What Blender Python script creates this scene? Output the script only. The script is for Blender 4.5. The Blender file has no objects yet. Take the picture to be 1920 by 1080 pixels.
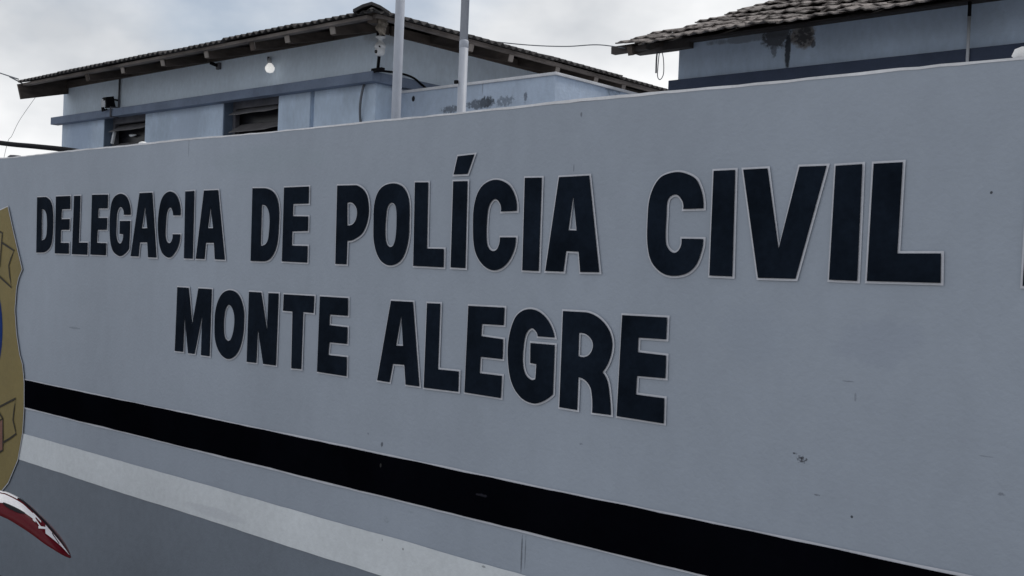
import bpy, bmesh, math, random
from mathutils import Vector, Matrix
from mathutils.geometry import tessellate_polygon
random.seed(7)
S = bpy.context.scene
COL = S.collection
rad = math.radians

# ------------------------------------------------------------------ camera
YAW, PITCH, ROLL, FPX = -0.72911347, -0.01152583, 0.03947841, 2040.0
DIST, EYE = 2.6356, 1.7
fw = Vector((math.sin(YAW)*math.cos(PITCH), math.cos(YAW)*math.cos(PITCH), math.sin(PITCH)))
rt0 = Vector((math.cos(YAW), -math.sin(YAW), 0)); up0 = rt0.cross(fw)
RT = math.cos(ROLL)*rt0 + math.sin(ROLL)*up0
UP = -math.sin(ROLL)*rt0 + math.cos(ROLL)*up0
CAM = Vector((0, -DIST, EYE))
cd = bpy.data.cameras.new('camera'); cam = bpy.data.objects.new('camera', cd); COL.objects.link(cam)
m = Matrix((RT, UP, -fw)).transposed().to_4x4(); m.translation = CAM
cam.matrix_world = m
cd.sensor_width = 36; cd.lens = FPX/1920*36; cd.clip_end = 3000; cd.clip_start = 0.05
S.camera = cam

def ray(x, y): return RT*((x-960)/FPX) - UP*((y-540)/FPX) + fw
def onY(x, y, Y=0.0): d = ray(x, y); return CAM + d*((Y-CAM.y)/d.y)
def onX(x, y, X): d = ray(x, y); return CAM + d*((X-CAM.x)/d.x)
def onZ(x, y, Z): d = ray(x, y); return CAM + d*((Z-CAM.z)/d.z)
def onP(x, y, P, n): d = ray(x, y); return CAM + d*((P-CAM).dot(n)/d.dot(n))

# ------------------------------------------------------------------ sky, sun, exposure
SUN_EL, SUN_AZ = rad(58), rad(25)          # azimuth from +Y towards +X (behind the wall)
W = bpy.data.worlds.new('World'); S.world = W; W.use_nodes = True
nt = W.node_tree; nt.nodes.clear(); N = nt.nodes.new; Lk = nt.links.new
out = N('ShaderNodeOutputWorld'); bg = N('ShaderNodeBackground'); bg.inputs[1].default_value = 0.1
sky = N('ShaderNodeTexSky'); sky.sky_type = 'NISHITA'; sky.sun_disc = False
sky.sun_elevation = SUN_EL; sky.sun_rotation = SUN_AZ; sky.air_density = 1.0; sky.dust_density = 2.0
tc = N('ShaderNodeTexCoord'); mp = N('ShaderNodeMapping'); mp.inputs['Scale'].default_value = (1, 1, 1.7)
mp.inputs['Location'].default_value = (4.40, 0.30, 2.03)
n1 = N('ShaderNodeTexNoise'); n1.inputs['Scale'].default_value = 3.0; n1.inputs['Detail'].default_value = 7; n1.inputs['Roughness'].default_value = .5
n2 = N('ShaderNodeTexNoise'); n2.inputs['Scale'].default_value = 4.5; n2.inputs['Detail'].default_value = 5; n2.inputs['Roughness'].default_value = .5
r1 = N('ShaderNodeValToRGB'); r1.color_ramp.elements[0].position = .34; r1.color_ramp.elements[1].position = .56
r1.color_ramp.elements[0].color = (.3, .3, .3, 1)
r2 = N('ShaderNodeValToRGB'); r2.color_ramp.elements[0].position = .36; r2.color_ramp.elements[1].position = .66
r2.color_ramp.elements[0].color = (5.6, 5.85, 6.2, 1); r2.color_ramp.elements[1].color = (9.6, 9.65, 9.7, 1)
mx = N('ShaderNodeMix'); mx.data_type = 'RGBA'
Lk(tc.outputs['Generated'], mp.inputs[0]); Lk(mp.outputs[0], n1.inputs[0]); Lk(mp.outputs[0], n2.inputs[0])
Lk(n1.outputs[0], r1.inputs[0]); Lk(n2.outputs[0], r2.inputs[0])
Lk(r1.outputs[0], mx.inputs[0]); Lk(sky.outputs[0], mx.inputs[6]); Lk(r2.outputs[0], mx.inputs[7])
Lk(mx.outputs[2], bg.inputs[0]); Lk(bg.outputs[0], out.inputs[0])
sd = bpy.data.lights.new('sun', 'SUN'); sd.energy = 1.5; sd.angle = rad(12); sd.color = (1, .96, .9)
so = bpy.data.objects.new('sun', sd); COL.objects.link(so)
sdir = Vector((math.sin(SUN_AZ)*math.cos(SUN_EL), math.cos(SUN_AZ)*math.cos(SUN_EL), math.sin(SUN_EL)))
so.rotation_euler = sdir.to_track_quat('Z', 'Y').to_euler(); so.location = (0, 8, 12)
S.view_settings.view_transform = 'Standard'; S.view_settings.look = 'None'
S.view_settings.exposure = 0.1; S.view_settings.gamma = 1.0; S.view_settings.use_curve_mapping = False

# ------------------------------------------------------------------ materials
def mat(name, col, rough=.75, var=.12, scale=3.0, bump=.15, bscale=60, spec=.3, spots=(), stretch=(1, 1, 1), emit=None, metal=0, fine=.05):
    """painted / weathered surface: two noise octaves vary the colour, a fine noise gives relief,
    spots = (centre, radii, colour, strength, noise scale, threshold) are stains with a shape of their own."""
    M_ = bpy.data.materials.new(name); M_.use_nodes = True
    t = M_.node_tree; b = t.nodes['Principled BSDF']; n = t.nodes.new; l = t.links.new
    b.inputs['Roughness'].default_value = rough; b.inputs['Metallic'].default_value = metal
    b.inputs['Specular IOR Level'].default_value = spec
    g = n('ShaderNodeNewGeometry'); mp_ = n('ShaderNodeMapping'); mp_.inputs['Scale'].default_value = stretch
    l(g.outputs['Position'], mp_.inputs[0])
    a = n('ShaderNodeTexNoise'); a.inputs['Scale'].default_value = scale; a.inputs['Detail'].default_value = 6; a.inputs['Roughness'].default_value = .6
    l(mp_.outputs[0], a.inputs[0])
    a2 = n('ShaderNodeTexNoise'); a2.inputs['Scale'].default_value = scale*14; a2.inputs['Detail'].default_value = 4
    l(mp_.outputs[0], a2.inputs[0])
    mr = n('ShaderNodeMapRange'); mr.inputs[1].default_value = .3; mr.inputs[2].default_value = .7; mr.inputs[3].default_value = 1-var; mr.inputs[4].default_value = 1+var
    l(a.outputs[0], mr.inputs[0])
    mr2 = n('ShaderNodeMapRange'); mr2.inputs[1].default_value = .3; mr2.inputs[2].default_value = .7; mr2.inputs[3].default_value = 1-fine; mr2.inputs[4].default_value = 1+fine
    l(a2.outputs[0], mr2.inputs[0])
    mu = n('ShaderNodeMath'); mu.operation = 'MULTIPLY'; l(mr.outputs[0], mu.inputs[0]); l(mr2.outputs[0], mu.inputs[1])
    vm = n('ShaderNodeVectorMath'); vm.operation = 'SCALE'; vm.inputs[0].default_value = col; l(mu.outputs[0], vm.inputs['Scale'])
    cur = vm.outputs[0]
    for (c, r, sc, st, ns, th) in spots:
        sb = n('ShaderNodeVectorMath'); sb.operation = 'SUBTRACT'; l(g.outputs['Position'], sb.inputs[0]); sb.inputs[1].default_value = c
        dv = n('ShaderNodeVectorMath'); dv.operation = 'DIVIDE'; l(sb.outputs[0], dv.inputs[0]); dv.inputs[1].default_value = r
        ln = n('ShaderNodeVectorMath'); ln.operation = 'LENGTH'; l(dv.outputs[0], ln.inputs[0])
        f1 = n('ShaderNodeMapRange'); f1.inputs[1].default_value = 1.0; f1.inputs[2].default_value = 0.2; l(ln.outputs['Value'], f1.inputs[0])
        nz = n('ShaderNodeTexNoise'); nz.inputs['Scale'].default_value = ns; nz.inputs['Detail'].default_value = 6; nz.inputs['Roughness'].default_value = .65
        l(g.outputs['Position'], nz.inputs[0])
        ad = n('ShaderNodeMath'); ad.operation = 'MULTIPLY'; l(nz.outputs[0], ad.inputs[0]); l(f1.outputs[0], ad.inputs[1])
        f2 = n('ShaderNodeMapRange'); f2.inputs[1].default_value = th; f2.inputs[2].default_value = th+.12; f2.inputs[4].default_value = st; l(ad.outputs[0], f2.inputs[0])
        mxx = n('ShaderNodeMix'); mxx.data_type = 'RGBA'; l(f2.outputs[0], mxx.inputs[0]); l(cur, mxx.inputs[6]); mxx.inputs[7].default_value = (*sc, 1)
        cur = mxx.outputs[2]
    l(cur, b.inputs['Base Color'])
    if bump:
        bn = n('ShaderNodeTexNoise'); bn.inputs['Scale'].default_value = bscale; bn.inputs['Detail'].default_value = 5; l(g.outputs['Position'], bn.inputs[0])
        bp = n('ShaderNodeBump'); bp.inputs['Strength'].default_value = bump; bp.inputs['Distance'].default_value = .01
        l(bn.outputs[0], bp.inputs['Height']); l(bp.outputs[0], b.inputs['Normal'])
    if emit:
        b.inputs['Emission Color'].default_value = (*emit[:3], 1); b.inputs['Emission Strength'].default_value = emit[3]
    return M_

GREYW = (.318, .362, .432)
def wp(x, y): return tuple(onY(x, y, 0))
DK = (.03, .035, .045)
wspots = [(wp(1503, 861), (.045, .05, .030), (.03, .03, .04), .95, 110, .42), (wp(1490, 850), (.022, .05, .009), DK, .9, 70, .4),
          (wp(1590, 715), (.03, .05, .003), DK, .4, 70, .25), (wp(1850, 856), (.03, .05, .003), DK, .3, 70, .25), (wp(1604, 745), (.006, .05, .02), DK, .3, 60, .25),
          (wp(1532, 928), (.02, .05, .008), DK, .5, 120, .4), (wp(1597, 969), (.006, .05, .006), DK, .9, 30, .2), (wp(1859, 361), (.006, .05, .006), DK, .9, 30, .2),
          (wp(716, 833), (.012, .05, .018), DK, .7, 60, .25), (wp(690, 813), (.02, .05, .012), DK, .4, 110, .42),
          (wp(1877, 927), (.025, .05, .012), DK, .4, 110, .4), (wp(1090, 833), (.02, .05, .008), DK, .4, 110, .4),
          (wp(978, 1040), (.006, .05, .11), DK, .6, 50, .22), (wp(985, 1035), (.004, .05, .09), DK, .5, 40, .22),
          (wp(1076, 315), (.003, .05, .02), DK, .5, 30, .2), (wp(1090, 215), (.006, .05, .014), DK, .5, 60, .2),
          (wp(354, 275), (.004, .05, .06), DK, .35, 20, .1), (wp(725, 975), (.05, .05, .04), (.22, .26, .29), .35, 90, .42),
          (wp(770, 960), (.05, .05, .02), (.22, .26, .29), .35, 90, .42),
          (wp(140, 615), (.12, .05, .01), (.12, .15, .17), .4, 20, .25), (wp(1640, 640), (.25, .05, .14), (.27, .31, .39), .35, 9, .3),
          (wp(1400, 620), (.3, .05, .2), (.29, .335, .41), .35, 4, .3), (wp(500, 300), (.8, .05, .12), (.29, .345, .40), .35, 4, .3)]
M = {}
M['wall'] = mat('wall_paint', GREYW, .62, .075, 1.3, .16, 70, spots=wspots, fine=.025, stretch=(1, 1, .6))
M['wallside'] = mat('wall_cement', (.42, .43, .45), .85, .2, 3, .3, 50)
M['coping'] = mat('coping_cement', (.62, .63, .66), .8, .18, 6, .3, 60)
M['black'] = mat('black_paint', (.002, .0023, .004), .8, .3, 2.5, .1, 90, spec=0, spots=[(wp(905, 928), (.06, .05, .012), (.03, .03, .04), .7, 40, .3), (wp(716, 872), (.01, .05, .02), (.05, .05, .05), .7, 60, .3)])
M['ink'] = mat('letter_paint', (.008, .0125, .021), .8, .4, 5, .1, 90, spec=.02, fine=.12)
M['line'] = mat('letter_outline_paint', (.54, .56, .62), .65, .08, 8, .1, 90)
M['white'] = mat('white_stripe_paint', (.64, .68, .72), .65, .06, 2.5, .12, 90, spots=[(wp(718, 1012), (.012, .05, .012), DK, .6, 60, .3), (wp(757, 1029), (.008, .05, .01), DK, .6, 60, .3), (wp(908, 1062), (.02, .05, .008), DK, .5, 60, .3), (wp(400, 960), (.5, .05, .05), (.5, .53, .58), .5, 6, .3)])
M['dado'] = mat('lower_wall_paint', (.168, .197, .240), .6, .08, 1.8, .12, 90)
M['gold'] = mat('emblem_gold_paint', (.21, .165, .06), .6, .12, 3, .1, 90)
M['emblue'] = mat('emblem_blue_paint', (.008, .035, .17), .7, .1, 3, .1, 90, spec=.05)
M['emwhite'] = mat('emblem_white_paint', (.6, .62, .66), .6, .05, 3, 0)
M['emred'] = mat('emblem_red_paint', (.19, .085, .065), .6, .08, 3, 0)
M['emline'] = mat('emblem_line_paint', (.02, .016, .01), .6, .05, 3, 0)
M['timber'] = mat('old_timber', (.075, .062, .055), .9, .35, 5, .4, 40, stretch=(1, 1, 4))
M['battenwood'] = mat('batten_wood', (.17, .15, .14), .9, .5, 3, .3, 60)
M['timberend'] = mat('cut_timber', (.26, .235, .22), .9, .2, 9, .3, 60)
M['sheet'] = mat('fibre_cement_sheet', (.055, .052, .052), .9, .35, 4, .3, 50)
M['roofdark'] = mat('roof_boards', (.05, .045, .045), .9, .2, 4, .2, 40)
M['tile'] = mat('weathered_clay_tile', (.165, .148, .140), .92, .7, 6, .6, 45, fine=.45)
M['pole'] = mat('pole_paint', (.36, .385, .44), .5, .16, 6, .1, 60, stretch=(1, 1, .3))
M['conduit'] = mat('pale_conduit', (.5, .52, .56), .6, .1, 6, .1, 60)
M['cable'] = mat('cable_rubber', (.006, .006, .008), .7, .1, 6, 0, spec=.1)
M['wire'] = mat('grey_wire', (.12, .13, .15), .6, .1, 6, 0)
M['camwhite'] = mat('white_plastic', (.75, .77, .8), .4, .05, 6, 0, spec=.5)
M['lens'] = mat('dark_lens', (.01, .01, .012), .15, .05, 6, 0, spec=.6)
M['bulb'] = mat('bulb_glass', (.85, .85, .85), .3, .02, 6, 0, emit=(1, .99, .96, .5))
M['plaster'] = mat('white_plaster', (.8, .8, .8), .9, .1, 20, .5, 60)
M['ground'] = mat('ground_concrete', (.30, .29, .275), .9, .2, .8, .3, 30)
M['glassdark'] = mat('window_dark', (.012, .012, .015), .3, .1, 4, 0)
M['slat'] = mat('louvre_metal', (.15, .145, .15), .6, .25, 8, .1, 40)
M['frame'] = mat('window_frame_paint', (.10, .10, .115), .7, .3, 8, .2, 40)
M['bandblue'] = mat('ledge_paint', (.16, .20, .28), .75, .18, 4, .2, 60)
M['banddark'] = mat('dark_ledge_paint', (.045, .06, .10), .75, .15, 4, .2, 60)
M['jamb'] = mat('jamb_paint', (.10, .135, .19), .75, .15, 4, .2, 60)

# ------------------------------------------------------------------ mesh helpers
def link(name, me, material, parent=None):
    o = bpy.data.objects.new(name, me); COL.objects.link(o)
    if material is not None and not me.materials: me.materials.append(material)
    if parent: o.parent = parent
    return o
def mesh(name, vs, fs, material, parent=None, smooth=False):
    me = bpy.data.meshes.new(name); me.from_pydata([tuple(v) for v in vs], [], fs); me.update()
    if smooth: me.shade_smooth()
    return link(name, me, material, parent)
def boxv(x0, x1, y0, y1, z0, z1):
    return ([(x0, y0, z0), (x1, y0, z0), (x1, y1, z0), (x0, y1, z0), (x0, y0, z1), (x1, y0, z1), (x1, y1, z1), (x0, y1, z1)],
            [(0, 3, 2, 1), (4, 5, 6, 7), (0, 1, 5, 4), (1, 2, 6, 5), (2, 3, 7, 6), (3, 0, 4, 7)])
def boxes(name, bl, material, parent=None, bevel=0):
    vs, fs = [], []
    for b in bl:
        v, f = boxv(*b); k = len(vs); vs += v; fs += [tuple(i+k for i in q) for q in f]
    o = mesh(name, vs, fs, material, parent)
    if bevel:
        bm = bmesh.new(); bm.from_mesh(o.data)
        bmesh.ops.bevel(bm, geom=bm.edges[:], offset=bevel, segments=2, affect='EDGES', profile=.6)
        bm.to_mesh(o.data); bm.free()
    return o
def beam(name, A, B, w, h, material, parent=None, up=Vector((0, 0, 1))):
    """rectangular bar from A to B; w across, h along up (A,B lie on its centre line)"""
    A, B = Vector(A), Vector(B); d = (B-A).normalized(); s = d.cross(up).normalized(); u = s.cross(d)
    vs = [P + s*(a*w/2) + u*(b*h/2) for P in (A, B) for a, b in ((-1, -1), (1, -1), (1, 1), (-1, 1))]
    return mesh(name, vs, [(0, 1, 2, 3), (7, 6, 5, 4), (0, 4, 5, 1), (1, 5, 6, 2), (2, 6, 7, 3), (3, 7, 4, 0)], material, parent)
def tubedata(pts, r, n=8, cap=True):
    pts = [Vector(p) for p in pts]; rs = r if isinstance(r, (list, tuple)) else [r]*len(pts)
    vs, fs = [], []; prev = None
    for i, p in enumerate(pts):
        d = (pts[min(i+1, len(pts)-1)] - pts[max(i-1, 0)]).normalized()
        ref = Vector((0, 0, 1)) if abs(d.z) < .95 else Vector((1, 0, 0))
        s = d.cross(ref).normalized() if prev is None else (prev - d*prev.dot(d)).normalized()
        prev = s; u = s.cross(d)
        for k in range(n):
            a = 2*math.pi*k/n; vs.append(p + (s*math.cos(a) + u*math.sin(a))*rs[i])
    for i in range(len(pts)-1):
        for k in range(n):
            fs.append((i*n+k, i*n+(k+1) % n, (i+1)*n+(k+1) % n, (i+1)*n+k))
    if cap: fs += [tuple(range(n))[::-1], tuple((len(pts)-1)*n+k for k in range(n))]
    return vs, fs
def tube(name, pts, r, material, parent=None, n=8):
    v, f = tubedata(pts, r, n); return mesh(name, v, f, material, parent, smooth=True)
def spline(pts, n=8):
    P = [Vector(p) for p in pts]; P = [P[0]*2-P[1]] + P + [P[-1]*2-P[-2]]; o = []
    for i in range(1, len(P)-2):
        for k in range(n):
            t = k/n; a, b, c, d = P[i-1:i+3]
            o.append(.5*((2*b) + (c-a)*t + (2*a-5*b+4*c-d)*t*t + (3*b-a-3*c+d)*t**3))
    return o + [P[-2]]
def lathe(name, prof, origin, axis, material, parent=None, n=16):
    origin, axis = Vector(origin), Vector(axis).normalized()
    ref = Vector((0, 0, 1)) if abs(axis.z) < .9 else Vector((1, 0, 0))
    s = axis.cross(ref).normalized(); u = s.cross(axis); vs, fs = [], []
    for (r, t) in prof:
        for k in range(n):
            a = 2*math.pi*k/n; vs.append(origin + axis*t + (s*math.cos(a) + u*math.sin(a))*r)
    for i in range(len(prof)-1):
        for k in range(n): fs.append((i*n+k, i*n+(k+1) % n, (i+1)*n+(k+1) % n, (i+1)*n+k))
    fs += [tuple(range(n))[::-1], tuple((len(prof)-1)*n+k for k in range(n))]
    return mesh(name, vs, fs, material, parent, smooth=True)
def thing(name, label, cat, loc=(0, 0, 0), group=None):
    o = bpy.data.objects.new(name, None); COL.objects.link(o); o.empty_display_size = .2
    o['label'] = label; o['category'] = cat
    if group: o['group'] = group
    return o
def tag(o, label, cat, group=None):
    o['label'] = label; o['category'] = cat
    if group: o['group'] = group
    return o

# ------------------------------------------------------------------ ground
GZ = -0.2
g = mesh('ground', [(-900, -900, GZ), (900, -900, GZ), (900, 900, GZ), (-900, 900, GZ)], [(0, 1, 2, 3)], M['ground']); g['kind'] = 'structure'

# ------------------------------------------------------------------ front boundary wall with painted sign
BW = thing('boundary_wall', 'long grey rendered wall with painted black lettering, black and white stripes', 'wall')
WX0, WX1, TOP = -14.0, 3.0, 2.25
boxes('wall_panel', [(WX0, WX1, 0, .16, GZ-.1, TOP-.006)], M['wall'], BW)
# rough cement skim on the top, a bit uneven
vs, fs = [], []; n = 340
for i in range(n+1):
    x = WX0 + (WX1-WX0)*i/n; dz = .0022*math.sin(x*2.3)+.0016*math.sin(x*5.7+1)+random.uniform(-.0012, .0012)
    vs += [(x, -.0015, TOP-.0075+.5*dz+random.uniform(-.001, .001)), (x, .0005, TOP+dz), (x, .163, TOP+dz), (x, .163, TOP-.014)]
    if i:
        a = 4*(i-1)
        fs += [(a, a+4, a+5, a+1), (a+1, a+5, a+6, a+2), (a+2, a+6, a+7, a+3), (a+3, a+7, a+4, a)]
mesh('coping', vs, fs, M['coping'], BW)

def sheet(name, x0, x1, z0, z1, y, material, parent, jag=.0012):
    """hand painted strip: its two long edges wander by about a millimetre"""
    n = max(2, int((x1-x0)/.06)); vs, fs = [], []; a = b = 0
    for i in range(n+1):
        x = x0+(x1-x0)*i/n; a = .7*a+random.uniform(-jag, jag); b = .7*b+random.uniform(-jag, jag)
        vs += [(x, y, z0+a), (x, y, z1+b)]
        if i: fs.append((2*i-2, 2*i, 2*i+1, 2*i-1))
    return mesh(name, vs, fs, material, parent)
sheet('stripe_edge', WX0, WX1, 1.028, 1.040, -.0035, M['line'], BW)
sheet('stripe_edge', WX0, WX1, .880, .892, -.0035, M['line'], BW)
sheet('black_stripe', WX0, WX1, .887, 1.034, -.006, M['black'], BW)
sheet('white_stripe', WX0, WX1, .598, .746, -.0035, M['white'], BW)
sheet('painted_dado', WX0, WX1, GZ+.002, .601, -.0015, M['dado'], BW)

# --- letters traced as contours; (x,y) corner, (x,y,1) smooth
def contour(pts, org, sc, n=7):
    P = [(org[0]+p[0]/sc, org[1]+p[1]/sc, len(p) > 2) for p in pts]; L = len(P); o = []
    def tang(i):
        a, b = P[i-1], P[(i+1) % L]; v = Vector((b[0]-a[0], b[1]-a[1])); return v.normalized()
    for i in range(L):
        a, b = P[i], P[(i+1) % L]; A, B = Vector(a[:2]), Vector(b[:2])
        if not (a[2] or b[2]): o.append(A); continue
        d = (B-A).length
        t1 = tang((i+1) % L)*d if b[2] else None
        t0 = tang(i)*d if a[2] else None
        if t0 is None: t0 = 2*(B-A)-t1
        if t1 is None: t1 = 2*(B-A)-t0
        for k in range(n):
            t = k/n; o.append((2*t**3-3*t*t+1)*A + (t**3-2*t*t+t)*t0 + (-2*t**3+3*t*t)*B + (t**3-t*t)*t1)
    return o
def area(p): return .5*sum(p[i-1].x*p[i].y-p[i].x*p[i-1].y for i in range(len(p)))
def offset(p, d):
    o = []; L = len(p)
    for i in range(L):
        e0 = (p[i]-p[i-1]).normalized(); e1 = (p[(i+1) % L]-p[i]).normalized()
        n0 = Vector((e0.y, -e0.x)); n1 = Vector((e1.y, -e1.x)); b = n0+n1
        if b.length < .2: b = n0
        b.normalize(); o.append(p[i]+b*(d/max(.42, b.dot(n0))))
    return o
LET = [0]
def letter(shapes, wall=None):
    """shapes: list of (outer, [holes]) in wall metres (x,z)"""
    i = LET[0]; LET[0] += 1
    yi = -.007 - .0004*(i % 2); yo = -.003 - .0007*(i % 3)
    vs, fs, ov, of = [], [], [], []
    for outer, holes in shapes:
        cs = [outer]+holes
        cs = [c if (area(c) > 0) == (k == 0) else c[::-1] for k, c in enumerate(cs)]
        pts = [p for c in cs for p in c]; k = len(vs)
        for tri in tessellate_polygon([[Vector((p.x, p.y, 0)) for p in c] for c in cs]):
            a, b, c_ = [pts[q] for q in tri]
            if (b-a).cross(c_-a) < 0: tri = tri[::-1]
            fs.append(tuple(q+k for q in tri))
        vs += [(p.x, yi, p.y) for p in pts]
        for kk, c in enumerate(cs):
            q1 = offset(c, -.001); q2 = offset(c, .0058 if kk == 0 else .0045); k = len(ov); L = len(c)
            ov += [(p.x, yo, p.y) for p in q1]+[(p.x, yo, p.y) for p in q2]
            of += [(k+j, k+L+j, k+L+(j+1) % L, k+(j+1) % L) for j in range(L)]
    o = mesh('painted_letter', vs, fs, M['ink'], BW)
    mesh('letter_outline', ov, of, M['line'], o)
    return o
def W2(c):
    r = []
    for p in c:
        q = onY(p.x, p.y, 0); r.append(Vector((q.x, q.z)))
    return r
def px(org, sc, *shapes):
    letter([(W2(contour(s[0], org, sc)), [W2(contour(h, org, sc)) for h in s[1:]]) for s in shapes])
s = 1
A_, k = (50, 330), 4.8
px(A_, k, ([(105,192),(185,190),(228,235,s),(245,330,s),(243,520,s),(222,635,s),(165,688),(97,690)], [(145,300),(178,315,s),(192,370,s),(192,500,s),(178,560,s),(143,580)]))
px(A_, k, ([(275,185),(403,180),(402,298),(325,300),(322,390),(397,388),(393,485),(318,485),(315,602),(390,602),(388,700),(265,697)],))
px(A_, k, ([(438,180),(495,178),(480,600),(560,600),(557,710),(418,704)],))
px(A_, k, ([(600,170),(742,168),(738,292),(655,292),(652,378),(735,378),(730,485),(648,485),(640,602),(727,605),(722,714),(585,708)],))
px(A_, k, ([(945,350),(885,350),(880,305,s),(855,280,s),(828,320,s),(818,450,s),(820,560,s),(848,608,s),(873,580,s),(880,525),(848,522),(850,405),(943,405),(932,655),(880,712,s),(840,720,s),(785,670,s),(760,540,s),(762,340,s),(790,205,s),(858,160,s),(920,205,s)],))
px(A_, k, ([(1028,155),(1142,150),(1180,735),(1105,732),(1098,598),(1030,598),(1018,725),(948,722)], [(1078,270),(1098,470),(1048,472)]))
px(A_, k, ([(1395,355),(1330,355),(1322,310,s),(1302,285,s),(1275,320,s),(1262,450,s),(1262,560,s),(1290,605,s),(1318,580,s),(1325,525),(1393,525),(1375,630,s),(1330,710,s),(1285,735,s),(1225,680,s),(1195,520,s),(1198,350,s),(1235,190,s),(1305,140,s),(1370,195,s)],))
px(A_, k, ([(1440,140),(1520,135),(1505,745),(1428,742)],))
px(A_, k, ([(1607,132),(1735,127),(1795,755),(1705,750),(1697,602),(1625,602),(1612,748),(1533,745)], [(1668,280),(1690,470),(1643,470)]))
A_, k = (440, 270), 4.155
px(A_, k, ([(150,345),(250,345),(320,385,s),(352,480,s),(352,650,s),(335,800,s),(290,890,s),(235,915),(135,912)], [(220,475),(260,490,s),(282,560,s),(278,690,s),(260,770,s),(212,795)]))
px(A_, k, ([(395,340),(588,332),(586,465),(465,468),(463,563),(582,565),(580,678),(458,682),(455,792),(578,795),(574,925),(378,915)],))
px(A_, k, ([(810,325),(960,322),(1025,370,s),(1053,460,s),(1050,580,s),(1010,690,s),(940,745,s),(888,755),(882,938),(795,935)], [(888,460),(930,462,s),(962,510,s),(958,580,s),(930,625,s),(888,635)]))
def sm(l): return [(a, b, 1) for a, b in l]
px(A_, k, (sm([(1240,308),(1320,335),(1365,430),(1370,600),(1360,760),(1310,900),(1225,947),(1145,905),(1098,780),(1092,620),(1102,450),(1150,345)]), sm([(1235,458),(1265,490),(1272,600),(1265,720),(1248,785),(1222,803),(1195,780),(1183,700),(1188,580),(1202,490)])))
px(A_, k, ([(1415,300),(1518,300),(1508,815),(1640,818),(1638,962),(1402,950)],))
A_, k = (780, 270), 4.155
px(A_, k, ([(300,292),(412,290),(395,968),(280,962)],), ([(335,97),(465,82),(412,235),(303,240)],))
px(A_, k, ([(795,522),(672,528),(665,465,s),(625,430,s),(580,480,s),(562,600,s),(560,740,s),(572,805,s),(608,835,s),(645,815,s),(665,728),(788,728),(765,850,s),(700,950,s),(615,985,s),(530,940,s),(470,830,s),(455,640,s),(470,450,s),(530,325,s),(640,280,s),(750,340,s)],))
px(A_, k, ([(858,265),(990,263),(965,990),(838,985)],))
px(A_, k, ([(1125,260),(1360,247),(1438,1000),(1290,998),(1278,840),(1180,835),(1160,995),(1018,990)], [(1236,400),(1262,675),(1198,672)]))
A_, k = (1190, 290), 4.155
px(A_, k, ([(545,420),(387,425),(380,360,s),(330,312,s),(270,350,s),(257,480,s),(250,640,s),(262,720,s),(315,765,s),(360,735,s),(375,655),(543,658),(530,750,s),(480,870,s),(390,935,s),(250,935,s),(150,850,s),(112,720,s),(110,520,s),(130,330,s),(200,190,s),(300,142,s),(400,145,s),(500,210,s)],))
px(A_, k, ([(625,128),(793,120),(770,950),(592,942)],))
px(A_, k, ([(855,118),(1045,108),(1130,735),(1293,95),(1505,88),(1262,968),(970,960)],))
A_, k = (1480, 290), 4.155
px(A_, k, ([(370,88),(577,75),(537,985),(318,975)],))
px(A_, k, ([(665,72),(892,60),(850,770),(1190,770),(1187,1000),(612,985)],))
A_, k = (310, 520), 5.19
px(A_, k, ([(130,95),(240,102),(275,460),(335,107),(465,115),(443,768),(360,757),(373,365),(297,745),(235,738),(200,370),(186,725),(105,716)],))
px(A_, k, (sm([(640,125),(720,165),(770,290),(778,420),(760,600),(710,740),(628,795),(550,745),(500,620),(492,470),(505,300),(560,165)]), sm([(632,268),(668,310),(685,400),(675,520),(650,600),(622,618),(590,580),(580,480),(588,360),(605,295)])))
px(A_, k, ([(828,140),(945,147),(1003,530),(1018,153),(1115,157),(1088,858),(965,842),(914,490),(897,832),(805,822)],))
px(A_, k, ([(1165,165),(1463,182),(1455,348),(1355,338),(1335,893),(1238,885),(1250,332),(1158,325)],))
px(A_, k, ([(1518,185),(1790,202),(1788,375),(1612,362),(1608,465),(1785,485),(1780,648),(1608,632),(1598,755),(1778,775),(1775,962),(1490,918)],))
A_, k = (690, 540), 4.5
px(A_, k, ([(205,108),(390,118),(443,830),(328,815),(318,648),(220,640),(192,795),(88,778)], [(293,225),(307,488),(247,485)]))
px(A_, k, ([(510,128),(622,132),(602,685),(778,703),(773,875),(482,840)],))
px(A_, k, ([(858,150),(1162,165),(1155,315),(972,303),(965,405),(1150,432),(1145,600),(960,580),(952,718),(1140,740),(1130,928),(825,880)],))
A_, k = (940, 560), 4.32
px(A_, k, ([(442,315),(305,305),(295,270,s),(255,240,s),(210,290,s),(188,420,s),(185,520,s),(205,610,s),(250,655,s),(287,650),(295,530),(245,520),(247,358),(443,375),(428,775),(350,830,s),(270,848,s),(170,800,s),(95,680,s),(65,500,s),(72,320,s),(120,160,s),(180,100,s),(255,85,s),(330,115,s),(400,195,s)],))
px(A_, k, ([(510,100),(700,110),(800,155,s),(880,250,s),(910,370,s),(885,500,s),(830,595),(868,660,s),(888,780,s),(898,942),(745,922),(738,740,s),(700,670,s),(635,635),(625,902),(480,878)], [(640,278),(700,290,s),(745,340,s),(750,400,s),(720,455,s),(675,473,s),(635,462)]))
px(A_, k, ([(990,133),(1353,152),(1345,330),(1120,315),(1115,432),(1345,460),(1338,645),(1108,625),(1100,775),(1330,805),(1325,1010),(945,950)],))
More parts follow.
